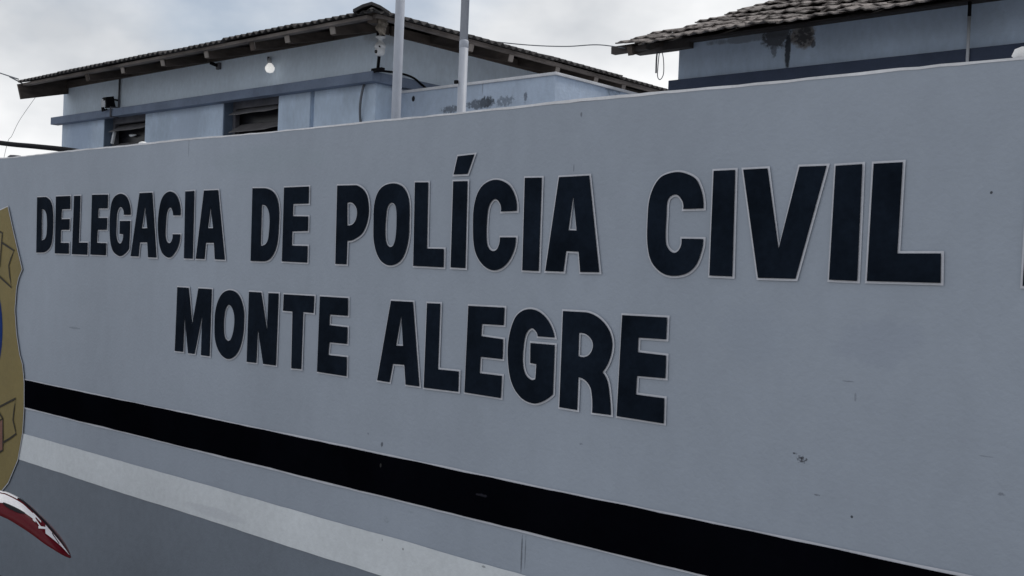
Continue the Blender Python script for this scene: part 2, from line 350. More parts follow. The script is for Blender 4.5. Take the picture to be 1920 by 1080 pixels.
# the letter that the frame's right edge cuts off
q0 = onY(1919.0, 536)
def wc(l): return [Vector((q0.x+a, 1.722+b)) for a, b in l]
bow = [(.10+.075*math.sin(t), .147-.147*math.cos(t)) for t in [math.pi*i/12 for i in range(13)]]
bow2 = [(.085+.04*math.sin(t), .147-.085*math.cos(t)) for t in [math.pi*i/10 for i in range(11)]]
letter([(wc([(0, 0)]+bow+[(.004, .294)]), [wc([(.06, .062)]+bow2[1:-1]+[(.06, .232)])])])

# --- painted shield emblem
EM = None
def P2(x, y): q = onY(x, y, 0); return Vector((q.x, q.z))
right = [P2(*p) for p in ((17,388),(28,438),(43.6,505),(37,521),(33,540),(30,581),(33,625),(39,665),(44.4,684),(47.4,717),(47.4,764),(44.4,812),(35.5,862),(17.8,904),(0,926))]
AX = -6.53
right = [Vector((AX, 1.93)), Vector((AX+.22, 1.90)), P2(0, 396)] + right + [Vector((AX+.22, .27)), Vector((AX, .16))]
shape = right + [Vector((2*AX-p.x, p.y)) for p in right[1:-1][::-1]]
if area(shape) < 0: shape = shape[::-1]
def flat(name, pts, y, material, parent):
    if area(pts) < 0: pts = pts[::-1]
    f = [tuple(t) for t in tessellate_polygon([[Vector((p.x, p.y, 0)) for p in pts]])]
    f = [t if (pts[t[1]]-pts[t[0]]).cross(pts[t[2]]-pts[t[0]]) > 0 else t[::-1] for t in f]
    return mesh(name, [(p.x, y, p.y) for p in pts], f, material, parent)
EM = flat('painted_emblem', shape, -.0085, M['gold'], BW); EM['label'] = 'gold shield emblem with ribbons painted on the wall'
q1, q2 = offset(shape, 0), offset(shape, .006); L = len(shape)
mesh('emblem_edge', [(p.x, -.0078, p.y) for p in q1+q2], [(j, L+j, L+(j+1) % L, (j+1) % L) for j in range(L)], M['line'], EM)
cz = P2(4, 628).y
flat('emblem_disc', [Vector((AX+.405*math.cos(t), cz+.42*math.sin(t))) for t in [2*math.pi*i/48 for i in range(48)]], -.0095, M['emblue'], EM)
for ang, rr in ((.1, .345), (-.22, .35), (.42, .33), (-.5, .34)):
    c = Vector((AX+rr*math.cos(ang), cz+1.08*rr*math.sin(ang)))
    flat('emblem_star', [c+Vector((math.cos(t), math.sin(t)))*(.022 if i % 2 else .009) for i, t in enumerate([2*math.pi*i/10 for i in range(10)])], -.0105, M['emwhite'], EM)
def stroke(pts, w, y=-.0115, mirror=True):
    for sgn in ((1, -1) if mirror else (1,)):
        P = [P2(*p) for p in pts]
        if sgn < 0: P = [Vector((2*AX-p.x, p.y)) for p in P]
        vs, fs = [], []
        for i, p in enumerate(P):
            d = (P[min(i+1, len(P)-1)]-P[max(0, i-1)]).normalized(); nn = Vector((-d.y, d.x))*w
            vs += [(p.x+nn.x, y, p.y+nn.y), (p.x-nn.x, y, p.y-nn.y)]
            if i: fs.append((2*i-2, 2*i-1, 2*i+1, 2*i))
        mesh('ribbon_line', vs, fs, M['emline'], EM)
stroke([(-20,425),(0,433),(8,437),(6,465),(3,499),(-12,505)], .006)
stroke([(7,455),(18,462),(30,470),(24,485),(20,498),(22,518),(25,539),(12,527),(0,516),(-15,508)], .006)
stroke([(-22,770),(0,764),(33,747),(30,768),(28,787),(31,800),(34,813),(22,822),(10,829)], .006)
stroke([(-20,797),(0,789.6),(9,785),(9.2,820),(9,844),(0,849),(-20,857)], .006)
stroke([(-8,758),(0,770),(9,785)], .006)
for sgn in (1, -1):
    P = [P2(*p) for p in ((-20,799),(0,791),(8,787.5),(8,843),(0,847),(-20,855))]
    flat('ribbon_fold', P if sgn > 0 else [Vector((2*AX-p.x, p.y)) for p in P], -.0108, M['emred'], EM)

# crumbs of plaster lying on the wall top
def lump(name, c, r, label, group=None, seed=0, mt='plaster'):
    rnd = random.Random(seed); bm = bmesh.new(); bmesh.ops.create_icosphere(bm, subdivisions=2, radius=1)
    for v in bm.verts:
        kx = 1+rnd.uniform(-.25, .25); v.co = Vector((v.co.x*r[0]*kx, v.co.y*r[1]*kx, max(v.co.z, -.3)*r[2]*kx))
    me = bpy.data.meshes.new(name); bm.to_mesh(me); bm.free()
    me.shade_smooth(); o = link(name, me, M[mt]); o.location = c
    return tag(o, label, 'plaster lump', group)
p = onY(1916, 106, .05); lump('plaster_lump', (p.x+.02, .05, TOP+.010), (.035, .035, .026), 'white plaster lump on the wall top in front of the tiled-roof building', seed=3)
p = onY(270, 267, .05); lump('plaster_lump', (p.x, .05, TOP+.004), (.024, .022, .013), 'small white plaster crumb on the wall top below the end window', seed=5)
p = onY(27, 290, .05); lump('plaster_lump', (p.x, .05, TOP+.004), (.05, .03, .013), 'dark cement crumb on the wall top under the thick black cable', seed=8, mt='frame')

# ------------------------------------------------------------------ station building behind the wall
SB = thing('station_building', 'grey blue single-storey building with corrugated hipped roof and louvred windows', 'building')
c0 = onZ(709, 58, 3.4); XC, YL = c0.x, c0.y            # front right corner
XL = onY(118, 205, YL).x; YB = YL+3.6; WT = 3.4; TS = .262   # left end, back, wall top, roof pitch
upspots = [((onY(715, 60, YL)).to_tuple(), (.4, .4, .2), (.3, .31, .33), .5, 6, .3)]
lowspots = [(onY(150, 250, YL).to_tuple(), (.5, .3, .5), (.33, .41, .55), .6, 3, .25), (onY(722, 165, YL).to_tuple(), (.15, .3, .12), (.4, .42, .46), .6, 14, .25),
            (onY(345, 230, YL).to_tuple(), (.5, .3, .5), (.40, .47, .58), .6, 4, .28)]
M['upper'] = mat('upper_wall_paint', (.61, .70, .80), .8, .10, 2.2, .2, 50, spots=upspots, stretch=(1, 1, .6))
M['lower'] = mat('lower_blue_paint', (.47, .56, .68), .8, .2, 2.6, .2, 50, spots=lowspots, stretch=(1, 1, .5))
M['gable'] = M['upper']
BZ0, BZ1 = 3.028, 3.100
WIN = [(onY(195, 230, YL).x, onY(273, 215, YL).x), (onY(419, 195, YL).x, onY(523, 180, YL).x)]
WZ0 = 2.25; ZM = 3.06
gx0, gx1 = onY(582, 180, YL).x, onY(590, 180, YL).x
bl = []; x = XL
for a, b in WIN: bl.append((x, a, YL, YL+.18, GZ, ZM)); bl.append((a, b, YL, YL+.18, GZ, WZ0)); x = b
bl.append((x, gx0, YL, YL+.18, GZ, ZM)); bl.append((gx0, gx1, YL+.035, YL+.18, GZ, ZM)); bl.append((gx1, XC, YL, YL+.18, GZ, ZM))
boxes('lower_wall', bl, M['lower'], SB)
boxes('side_wall', [(XC-.18, XC, YL+.182, YB, GZ, ZM)], M['lower'], SB)
boxes('end_wall', [(XL, XL+.18, YL+.182, YB, GZ, ZM), (XL+.18, XC-.18, YB-.18, YB, GZ, ZM)], M['lower'], SB)
o = boxes('upper_wall', [(XL+.001, XC-.001, YL+.002, YL+.18, ZM, WT), (XC-.18, XC-.001, YL+.18, YB, ZM, WT), (XL+.001, XL+.18, YL+.18, YB, ZM, WT), (XL+.18, XC-.18, YB-.18, YB-.001, ZM, WT)], M['upper'], SB)
boxes('ledge', [(XL-.09, XC+.05, YL-.08, YL, BZ0, BZ1), (XC, XC+.05, YL, YB, BZ0, BZ1)], M['bandblue'], SB, bevel=.004)
# gable end of the far left side, up to the ridge
RY = YL-.5 + (YB-YL+1.0)/2; EZ = 3.372
def roofz(run): return EZ + run*TS
mesh('gable_wall', [(XL+.002, YL+.01, WT), (XL+.002, YB-.01, WT), (XL+.002, RY, roofz(RY-YL+.5)-.09), (XL+.17, YL+.01, WT), (XL+.17, YB-.01, WT), (XL+.17, RY, roofz(RY-YL+.5)-.09)],
     [(0, 2, 1), (3, 4, 5), (0, 3, 5, 2), (2, 5, 4, 1), (0, 1, 4, 3)], M['upper'], SB)
for wi, (a, b) in enumerate(WIN):
    w = boxes('window', [(a+.012, b-.01, YL+.15, YL+.165, WZ0, ZM-.002)], M['glassdark'], SB)
    boxes('window_jamb', [(a, a+.012, YL+.004, YL+.18, WZ0, ZM-.002)], M['jamb'], w)
    fy0, fy1 = YL+.085, YL+.13
    boxes('window_frame', [(a+.012, a+.05, fy0, fy1, WZ0, ZM-.004), (b-.035, b, fy0, fy1, WZ0, ZM-.004), (a+.05, b-.035, fy0, fy1, WZ0, WZ0+.04), (a+.05, b-.035, fy0, fy1, ZM-.07, ZM-.004)], M['frame'], w, bevel=.003)
    boxes('window_sill', [(a-.03, b+.03, YL-.03, YL+.15, WZ0-.05, WZ0)], M['bandblue'], w)
    z1 = onY(480, 204, YL+.06).z if wi == 1 else onY(243, 238, YL+.06).z; dz_ = z1-onY(478, 237, YL+.06).z if wi == 1 else .17
    zz = [z1-dz_*q for q in range(4)]
    for z_ in zz:
        tilt = .07+random.uniform(-.01, .012); th = .004
        vs = []
        for q in range(9):
            t = q/8; xx = a+.06+(b-.045-a-.06)*t; edge = .0 if t < .75 else (t-.75)*.12
            sg = random.uniform(-.003, .003)
            vs += [(xx, fy0-.07+edge, z_-tilt*.5+sg+edge*.6), (xx, fy1+.01, z_+tilt*.5), (xx, fy1+.01, z_+tilt*.5+th), (xx, fy0-.07+edge, z_-tilt*.5+th+sg+edge*.6)]
        fs = []
        for q in range(8):
            c = 4*q
            for e in range(4): fs.append((c+e, c+(e+1) % 4, c+4+(e+1) % 4, c+4+e))
        fs += [(3, 2, 1, 0), (32, 33, 34, 35)]
        mesh('louvre_slat', vs, fs, M['slat'], w)
w0 = [o for o in SB.children if o.name.startswith('window')][0]
# something pale seen between the slats of the end window, and a flap of broken frame
p = onY(249, 254, YL+.125); tube('window_stay', [p+Vector((-.05, 0, .004)), p+Vector((-.02, -.005, 0)), p+Vector((.06, 0, .002))], [.012, .014, .006], M['camwhite'], w0)
p = onY(217, 262, YL+.1); beam('broken_frame_strip', p+Vector((-.01, -.03, -.04)), p+Vector((.03, -.03, .07)), .02, .03, M['camwhite'], w0)

# roof: corrugated sheets, front slope and right (hip) slope
RF = boxes('roof', [(XL+.05, XC+.4-(RY-YL+.5), RY-.06, RY+.06, roofz(RY-YL+.5)-.16, roofz(RY-YL+.5)-.06)], M['timber'], SB)
X0, X1, Y0 = onY(30, 157, YL-.5).x, XC+.5, YL-.5
RUN = RY-Y0; PER, AMP, TH = .076, .0105, .007
def roof_sheet(a0, a1, P):
    """P(a, run, h) -> point; columns along the eave, run up the slope, cut by the hip"""
    n = max(4, int(round((a1-a0)/PER*6))); vs, fs = [], []; off = random.uniform(-.03, .02); dz = random.uniform(-.006, .010)
    for i in range(n+1):
        a = a0+(a1-a0)*i/n; h = AMP*math.sin(2*math.pi*a/PER)+dz+random.uniform(-.0012, .0012); r1 = P(a, None, 0)
        for r in (off if r1 > .05 else 0, max(r1, .02)):
            vs += [P(a, r, h+TH), P(a, r, h)]
        if i:
            c = 4*(i-1)
            fs += [(c, c+4, c+6, c+2), (c+1, c+3, c+7, c+5), (c, c+1, c+5, c+4), (c+2, c+6, c+7, c+3)]
    fs += [(0, 2, 3, 1), (4*n, 4*n+1, 4*n+3, 4*n+2)]
    return mesh('roof_sheet', vs, fs, M['sheet'], RF)
def PF(a, r, h): return min(RUN, X1-a) if r is None else (a, Y0+r, roofz(r)+h)
def PR(a, r, h): return min(RUN, a-Y0, (2*RY-Y0)-a) if r is None else (X1-r, a, roofz(r)+h+.012)
def PBk(a, r, h): return min(RUN, X1-a) if r is None else (a, 2*RY-Y0-r, roofz(r)+h)
nS = 6
for i in range(nS): roof_sheet(X0+(X1-X0)*i/nS, X0+(X1-X0)*(i+1)/nS+(.04 if i < nS-1 else 0), PF)
for i in range(5): yb = 2*RY-Y0; roof_sheet(Y0+(yb-Y0)*i/5, Y0+(yb-Y0)*(i+1)/5, PR)
for i in range(nS): roof_sheet(X0+(X1-X0)*i/nS, X0+(X1-X0)*(i+1)/nS, PBk)
# hip cap at the corner and ridge cap
def cap(name, A, B, w, rise, n=5):
    A, B = Vector(A), Vector(B); d = (B-A).normalized(); s_ = d.cross(Vector((0, 0, 1))).normalized(); vs, fs = [], []
    for P in (A, B):
        for k in range(n):
            t = -1+2*k/(n-1)
            for hh in (0, .02): vs.append(P+s_*(w*t)+Vector((0, 0, rise*(1-abs(t)**1.4)+hh-.01)))
    m_ = 2*n
    for k in range(n-1):
        c = 2*k; fs += [(c+1, c+3, m_+c+3, m_+c+1), (c, m_+c, m_+c+2, c+2), (c, c+2, c+3, c+1), (m_+c, m_+c+1, m_+c+3, m_+c+2)]
    fs += [(0, 1, m_+1, m_), (2*n-2, m_+2*n-2, m_+2*n-1, 2*n-1)]
    return mesh(name, vs, fs, M['sheet'], RF)
tri = Vector((-RUN, RUN, RUN*TS)); ca = Vector((X1-.03, Y0+.03, EZ-.006))
for i in range(4): cap('hip_cap', ca+tri*(i/4)+Vector((0, 0, .012*(3-i)/3)), ca+tri*((i+1.12)/4)+Vector((0, 0, .012*(3-i)/3)), .118, .055)
cap('ridge_cap', (X0, RY, roofz(RUN)+.02), (X1-RUN, RY, roofz(RUN)+.02), .17, .06)
# battens just under the sheets, the rafters with sawn ends, wall plate, verge board
UZ = -.022
def slope_beam(name, x0, y0, r0, r1, w, h, side, mt, drop=0.0, parent=SB):
    f = (lambda r: Vector((x0, Y0+r, roofz(r)+UZ-drop-h/2))) if side == 'F' else (lambda r: Vector((X1-r, y0, roofz(r)+UZ-drop-h/2+.012)))
    return beam(name, f(r0), f(r1), w, h, M[mt], parent)
beam('batten', (X0+.02, Y0+.07, roofz(.07)+UZ-.012), (X1-.09, Y0+.07, roofz(.07)+UZ-.012), .05, .022, M['battenwood'], RF)
beam('batten', (X1-.07, Y0+.1, roofz(.07)+UZ), (X1-.07, 2*RY-Y0-.1, roofz(.07)+UZ), .05, .022, M['battenwood'], RF)
for px_, py_ in ((168, 139), (234, 128), (309, 112), (391, 97), (478, 80), (543, 64), (628, 50)):
    x = onY(px_, py_, YL-.4).x
    o = slope_beam('rafter', x, 0, .085+random.uniform(-.01, .02), min(1.5, X1-x-.05), .05, .062, 'F', 'timber', .023, RF)
    e = slope_beam('rafter_end', x, 0, .079, .086, .052, .05, 'F', 'timberend', .026, RF)
for px_, py_ in ((880, 80), (955, 100), (1042, 127), (1114, 147), (1166, 156)):
    y = onX(px_, py_, XC+.4).y
    slope_beam('rafter', 0, y, .085, min(1.5, y-Y0-.05), .05, .062, 'R', 'timber', .023, RF)
    slope_beam('rafter_end', 0, y, .079, .087, .05, .052, 'R', 'timberend', .027, RF)
o = boxes('wall_plate', [(XL, XC+.005, YL-.02, YL+.1, WT-.012, WT+.055)], M['timber'], SB)
boxes('wall_plate', [(XC-.08, XC+.02, YL+.11, YB, WT-.012, WT+.055)], M['timber'], SB)
beam('verge_board', (X0+.03, Y0+.02, roofz(.02)-.095), (X0+.03, Y0+RUN-.1, roofz(RUN-.1)-.095), .03, .145, M['timber'], RF)
beam('hip_rafter', (X1-.10, Y0+.10, EZ+.0), (X1-1.2, Y0+1.2, EZ+1.1*TS), .06, .09, M['timber'], RF)
# soffit boards (dark) close the view up into the roof
def quad(name, vs, mt, parent): return mesh(name, vs, [(0, 1, 2, 3)], M[mt], parent)
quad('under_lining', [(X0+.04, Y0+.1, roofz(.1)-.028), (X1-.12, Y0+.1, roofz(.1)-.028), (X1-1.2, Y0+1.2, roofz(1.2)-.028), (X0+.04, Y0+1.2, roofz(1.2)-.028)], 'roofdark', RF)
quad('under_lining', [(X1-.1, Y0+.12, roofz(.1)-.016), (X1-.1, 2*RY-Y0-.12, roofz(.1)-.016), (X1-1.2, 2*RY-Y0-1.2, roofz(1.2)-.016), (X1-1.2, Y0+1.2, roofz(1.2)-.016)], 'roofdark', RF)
# rotten end of the hip rafter
p = onY(716, 44, YL-.33)
rot = bmesh.new(); bmesh.ops.create_icosphere(rot, subdivisions=3, radius=1)
for v in rot.verts:
    kx = 1+.25*math.sin(9*v.co.z+3*v.co.x)+random.uniform(-.14, .14); v.co = Vector((v.co.x*.034*kx, v.co.y*.034*kx, v.co.z*.085*kx))
me = bpy.data.meshes.new('rotten_rafter_end'); rot.to_mesh(me); rot.free()
M['rot'] = mat('rotten_wood', (.16, .14, .12), .95, .6, 22, .6, 60, fine=.4)
o = link('rotten_rafter_end', me, M['rot'], SB); o.location = p

# fittings on the building
CY = YL-.06
cv = thing('security_camera', 'white dome security camera on a black post at the building corner', 'camera')
p0 = onY(708, 134, CY); pt = onY(711, 104, CY)
tube('post', [p0+Vector((0, 0, -.004)), pt], .011, M['cable'], cv)
boxes('base_plate', [(p0.x-.055, p0.x+.055, CY-.015, CY+.02, BZ1-.004, BZ1+.018)], M['cable'], cv, bevel=.004)
zt = onY(713, 68, CY).z; zb = onY(712, 106, CY).z; H = zt-zb; cx = onY(713, 88, CY).x
lathe('camera_body', [(r_*1.22, f_*H) for r_, f_ in ((.004, 0), (.020, .04), (.028, .16), (.029, .36), (.026, .40), (.032, .42), (.033, .50), (.028, .60), (.018, .70), (.012, .76), (.012, .88), (.028, .91), (.030, .97), (.02, 1))], (cx, CY, zb), (0, 0, 1), M['camwhite'], cv)
lathe('camera_lens', [(.012, 0), (.012, .016), (.008, .02)], (cx-.004, CY-.023, zb+.030), (.15, -1, -.1), M['lens'], cv)
lathe('camera_lens', [(.006, 0), (.006, .016), (.003, .02)], (cx+.022, CY-.022, zb+.062), (.7, -1, 0), M['lens'], cv)
tube('top_mount', [(cx-.03, CY, zt-.004), (cx-.035, CY, zt+.05)], .009, M['cable'], cv); tube('top_mount', [(cx+.025, CY, zt-.002), (cx+.01, CY, zt+.03), (cx-.035, CY, zt+.045), (cx-.03, CY+.06, zt+.05)], .012, M['cable'], cv)
wl = thing('wall_lamp', 'bright round white bulb lamp on the upper wall under the eave', 'lamp')
p = onY(506, 127, YL-.07)
tube('lamp_arm', [onY(503, 108, YL+.004), onY(503, 110, YL-.05), onY(504, 117, YL-.07), p+Vector((0, 0, .03))], .009, M['wire'], wl)
lathe('lamp_socket', [(.014, 0), (.018, .02), (.012, .05)], p+Vector((-.004, 0, .022)), (0, 0, 1), M['conduit'], wl)
lathe('bulb', [(.006, -.040), (.026, -.034), (.036, -.015), (.037, .002), (.026, .020), (.014, .034)], p, (0, 0, 1), M['bulb'], wl, 20)
hk = thing('wall_bracket', 'small dark bracket stub on the upper wall beside the bulb lamp', 'bracket')
p = onY(411, 124, YL)
boxes('plate', [(p.x-.02, p.x+.03, YL-.02, YL+.004, p.z-.03, p.z+.025)], M['frame'], hk, bevel=.004)
tube('stub', [p+Vector((0, -.01, .0)), p+Vector((-.03, -.07, .02))], .014, M['cable'], hk)
fl = thing('floodlight', 'dark floodlight on a bracket above the end window', 'lamp')
p = onY(200, 194, YL-.1)
beam('housing', p+Vector((.03, -.03, 0)), p+Vector((.03, .05, .02)), .05, .10, M['cable'], fl)
beam('glass', p+Vector((-.0, -.035, 0)), p+Vector((-.0, -.028, 0)), .07, .075, M['conduit'], fl)
tube('bracket', [p+Vector((.03, .1, .04)), p+Vector((-.04, .02, .055)), p+Vector((-.055, -.01, .05)), p+Vector((-.055, -.01, -.07)), p+Vector((.01, .0, -.055))], .008, M['cable'], fl)
tube('sensor', [p+Vector((-.12, .1, -.06)), p+Vector((-.12, .03, -.05)), p+Vector((-.12, .02, -.01))], [.02, .02, .012], M['cable'], fl)
cp = onY(226, 170, YL)
tag(tube('conduit_pipe', [(cp.x, YL-.012, BZ0-.01), (cp.x, YL-.012, BZ0-.005), (cp.x, YL-.092, BZ0), (cp.x, YL-.092, BZ1+.01), (cp.x, YL-.012, BZ1+.02), (cp.x, YL-.012, WT+.01)], .009, M['frame']), 'thin dark conduit running up the wall between floodlight and eave', 'conduit')
tag(tube('looped_cable', spline([onY(684, 155, YL-.006), onY(680, 168, YL-.03), onY(676, 190, YL-.04), onY(675, 210, YL-.03), onY(676, 232, YL-.006), onY(677, 250, YL-.006)]), .009, M['wire']), 'grey cable looping down the blue wall below the security camera', 'cable')
tag(tube('ledge_cable', spline([onY(702, 135, YL-.09), onY(709, 133, YL-.09), onX(725, 134, XC+.06), onX(752, 138, XC+.06), onX(775, 146, XC+.06), onX(790, 158, XC+.055), onX(800, 167, XC+.055), onX(806, 180, XC+.03)]), .008, M['cable']), 'black cable drooping along the ledge on the building side', 'cable')

# ------------------------------------------------------------------ blue annex block with parapet
AY = YL+.22; ac = onY(1042, 135, AY)
am = [(onY(912, 192, AY).to_tuple(), (.14, .3, .08), (.05, .06, .075), .95, 45, .27), (onY(895, 195, AY).to_tuple(), (.24, .3, .08), (.10, .12, .15), .85, 38, .31), (onY(845, 205, AY).to_tuple(), (.22, .3, .06), (.12, .14, .17), .85, 42, .31),
      (onY(945, 190, AY).to_tuple(), (.22, .3, .08), (.14, .17, .21), .75, 42, .34), (onY(985, 182, AY).to_tuple(), (.03, .3, .08), (.12, .14, .18), .8, 60, .3),
      (onY(775, 185, AY).to_tuple(), (.022, .3, .028), (.01, .01, .015), 1, 5, .1), (onY(905, 160, AY).to_tuple(), (.010, .3, .10), (.2, .23, .29), .6, 22, .2),
      (onX(1150, 165, ac.x).to_tuple(), (.3, .25, .12), (.16, .19, .24), .7, 22, .36)]
M['annex'] = mat('annex_blue_paint', (.44, .52, .64), .8, .15, 2.5, .25, 50, spots=am, stretch=(1, 1, .5))
AN = thing('annex_block', 'mould-stained pale blue annex block beside the station building', 'annex')
boxes('annex_wall', [(XC+.006, ac.x, AY, AY+3.0, GZ, ac.z-.02)], M['annex'], AN)
boxes('parapet_cap', [(XC+.008, ac.x+.012, AY-.012, AY+3.0, ac.z-.02, ac.z)], M['coping'], AN, bevel=.003)

# ------------------------------------------------------------------ tiled building on the right
TB = thing('tiled_roof_building', 'blue grey building with weathered clay tile roof and dark ledge', 'building')
c1 = onZ(1274, 85, 3.4); XR, YR = c1.x, c1.y; XE = 1.2; YRB = YR+6
zb1 = onY(1270, 152, YR).z
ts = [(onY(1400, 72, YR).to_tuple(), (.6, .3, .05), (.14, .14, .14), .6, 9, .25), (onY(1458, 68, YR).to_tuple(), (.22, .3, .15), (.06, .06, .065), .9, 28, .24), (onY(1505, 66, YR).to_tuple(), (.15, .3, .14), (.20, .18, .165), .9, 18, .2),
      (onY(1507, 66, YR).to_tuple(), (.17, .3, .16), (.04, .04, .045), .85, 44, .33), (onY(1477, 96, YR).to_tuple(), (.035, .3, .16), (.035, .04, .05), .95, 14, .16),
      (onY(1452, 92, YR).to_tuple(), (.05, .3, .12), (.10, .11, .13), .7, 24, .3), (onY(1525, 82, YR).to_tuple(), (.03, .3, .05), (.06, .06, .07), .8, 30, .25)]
M['tbwall'] = mat('blue_grey_wall_paint', (.44, .53, .66), .8, .14, 2.2, .2, 50, spots=ts, stretch=(1, 1, .5))  # the tiled building's own blue grey wall colour, stained below the eave
boxes('wall', [(XR, XE, YR, YR+.18, GZ, 3.415), (XR, XR+.18, YR+.18, YRB, GZ, 3.415), (XE-.18, XE, YR+.18, YRB, GZ, 3.415), (XR+.18, XE-.18, YRB-.18, YRB, GZ, 3.415)], M['tbwall'], TB)
boxes('ledge', [(XR-.05, XE, YR-.05, YR, zb1-.09, zb1), (XR-.05, XR, YR, YRB, zb1-.09, zb1)], M['banddark'], TB, bevel=.004)
mc = onY(1477, 128, YR-.055)
cpx = onY(1821, 60, YR-.02).x
tube('conduit', [(cpx, YR-.062, 2.6), (cpx, YR-.062, 3.0), (cpx, YR-.062, 3.33)], .010, M['conduit'], TB)
tube('conduit', [(cpx, YR-.062, 3.33), (cpx, YR-.062, 3.44)], .011, M['cable'], TB)
RT_ = boxes('roof', [(XR-.16, XE+.2, YR+.1, YR+.2, 3.43, 3.5)], M['timber'], TB)
TT = math.tan(rad(19.7)); EY = YR-.5; ex0 = onY(1158, 80, EY); EZ2 = ex0.z-.052
def tz(y, x=0): return EZ2 + (y-EY)*TT + max(0, (x-ex0.x))*.009
RUN2 = YRB/2+YR/2-EY
TW, TL = .205, .215
def tile_data():
    prof = [(-.103, .002), (-.085, .0), (-.07, .012), (-.052, .024), (-.034, .012), (-.02, .001), (.0, .0), (.02, .012), (.038, .026), (.056, .014), (.072, .002), (.106, .004)]
    vs, fs = [], []; n = len(prof)
    for yy, lift in ((0, .022), (TL+.06, -.002)):
        for (x, z) in prof: vs += [(x, yy, z*.5+lift+.009), (x, yy, z*.5+lift)]
    m_ = 2*n
    for i in range(n-1):
        c = 2*i; fs += [(c, c+2, m_+c+2, m_+c), (c+1, m_+c+1, m_+c+3, c+3), (c, c+1, c+3, c+2), (m_+c, m_+c+2, m_+c+3, m_+c+1)]
    fs += [(0, m_, m_+1, 1), (2*n-2, 2*n-1, m_+2*n-1, m_+2*n-2)]
    return vs, fs
tv, tf = tile_data(); ang = math.atan(TT)
TM = bpy.data.meshes.new('roof_tile'); TM.from_pydata(tv, [], tf); TM.update(); TM.materials.append(M['tile'])
ncol = 24; nrow = int(RUN2/math.cos(ang)/TL); far_v, far_f = [], []
for r in range(nrow):
    for c in range(ncol):
        x = ex0.x+.09+c*TW; y = EY+r*TL*math.cos(ang)
        loc = (x+random.uniform(-.008, .008), y+random.uniform(-.03, .03), tz(y, x)+random.uniform(-.010, .012))
        rot_ = (ang+random.uniform(-.04, .04), random.uniform(-.08, .08), random.uniform(-.06, .06))
        if r < 12:
            o = link('roof_tile', TM, None, RT_); o.location = loc; o.rotation_euler = rot_
        else:
            from mathutils import Euler
            mm = Matrix.LocRotScale(Vector(loc), Euler(rot_), None); k0 = len(far_v)
            far_v += [mm @ Vector(v) for v in tv]; far_f += [tuple(q+k0 for q in f) for f in tf]
ft = mesh('upper_roof_tiles', far_v, far_f, M['tile'], RT_); ft['kind'] = 'stuff'
xr1 = ex0.x+ncol*TW
# boards under the tiles, rear slope, plates and purlins
mesh('roof_boarding', [(ex0.x+.02, EY+.03, tz(EY+.03, 0)-.03), (XE+.3, EY+.03, tz(EY+.03, XE)-.03), (XE+.3, EY+RUN2, tz(EY+RUN2, XE)-.03), (ex0.x+.02, EY+RUN2, tz(EY+RUN2)-.03),
     (XE+.3, EY+2*RUN2, tz(EY, XE)), (ex0.x+.02, EY+2*RUN2, tz(EY))], [(0, 1, 2, 3), (3, 2, 4, 5)], M['roofdark'], RT_)
beam('wall_plate', (XR+.1, YR-.03, 3.435), (XE+.2, YR-.03, 3.435+.03), .09, .06, M['roofdark'], RT_)
beam('purlin_end', (onY(1195, 92, YR-.04).x, YR-.04, 3.405), (XR+.12, YR-.02, 3.41), .08, .09, M['roofdark'], RT_)
beam('eave_purlin', (onY(1150, 92, YR-.40).x, YR-.40, 3.318), (onY(1215, 92, YR-.40).x, YR-.40, 3.322), .05, .05, M['roofdark'], RT_)
beam('verge_board', (ex0.x+.07, EY+.05, tz(EY+.05)-.06), (ex0.x+.07, EY+RUN2, tz(EY+RUN2)-.06), .04, .07, M['timber'], RT_)
for px_ in ():
    x = onY(px_, 40, YR-.3).x
    beam('rafter', (x, EY+.1, tz(EY+.1, x)-.07), (x, EY+1.5, tz(EY+1.5, x)-.045), .035, .04, M['timberend'], RT_)

# ------------------------------------------------------------------ flag poles behind the wall
for (xa, ya, lab, y, r) in ((743, 200, 'slim grey flagpole behind the wall, near the building corner', .55, .0205),
                            (865.5, 195, 'grey flagpole with a stepped joint, standing in front of the annex block', .55, .0188)):
    p = onY(xa, ya, y); fp = thing('flagpole', lab, 'flagpole', group='flagpoles behind the wall')
    zj = onY(870, 78, y).z if xa > 800 else 4.6
    tube('pole', [(p.x, y, GZ-.02), (p.x, y, zj)], r, M['pole'], fp, 20)
    tube('upper_pole', [(p.x-.002, y, zj-.01), (p.x-.002, y, 6.2)], r*.92, M['pole'], fp, 20)
    lathe('joint_collar', [(r*.9, 0), (r*1.02, .004), (r*1.02, .03), (r*.88, .036)], (p.x, y, zj-.03), (0, 0, 1), M['pole'], fp)
    lathe('foot_plate', [(.11, 0), (.11, .012), (.05, .014), (.04, .06)], (p.x, y, GZ), (0, 0, 1), M['pole'], fp)
    lathe('finial', [(.02, 0), (.035, .02), (.04, .05), (.02, .08), (.003, .09)], (p.x-.002, y, 6.2), (0, 0, 1), M['pole'], fp)
    if xa > 800:
        q = onY(863, 156, y); beam('cleat', (p.x-.008, y-.022, q.z), (p.x-.008, y-.034, q.z), .014, .014, M['cable'], fp)

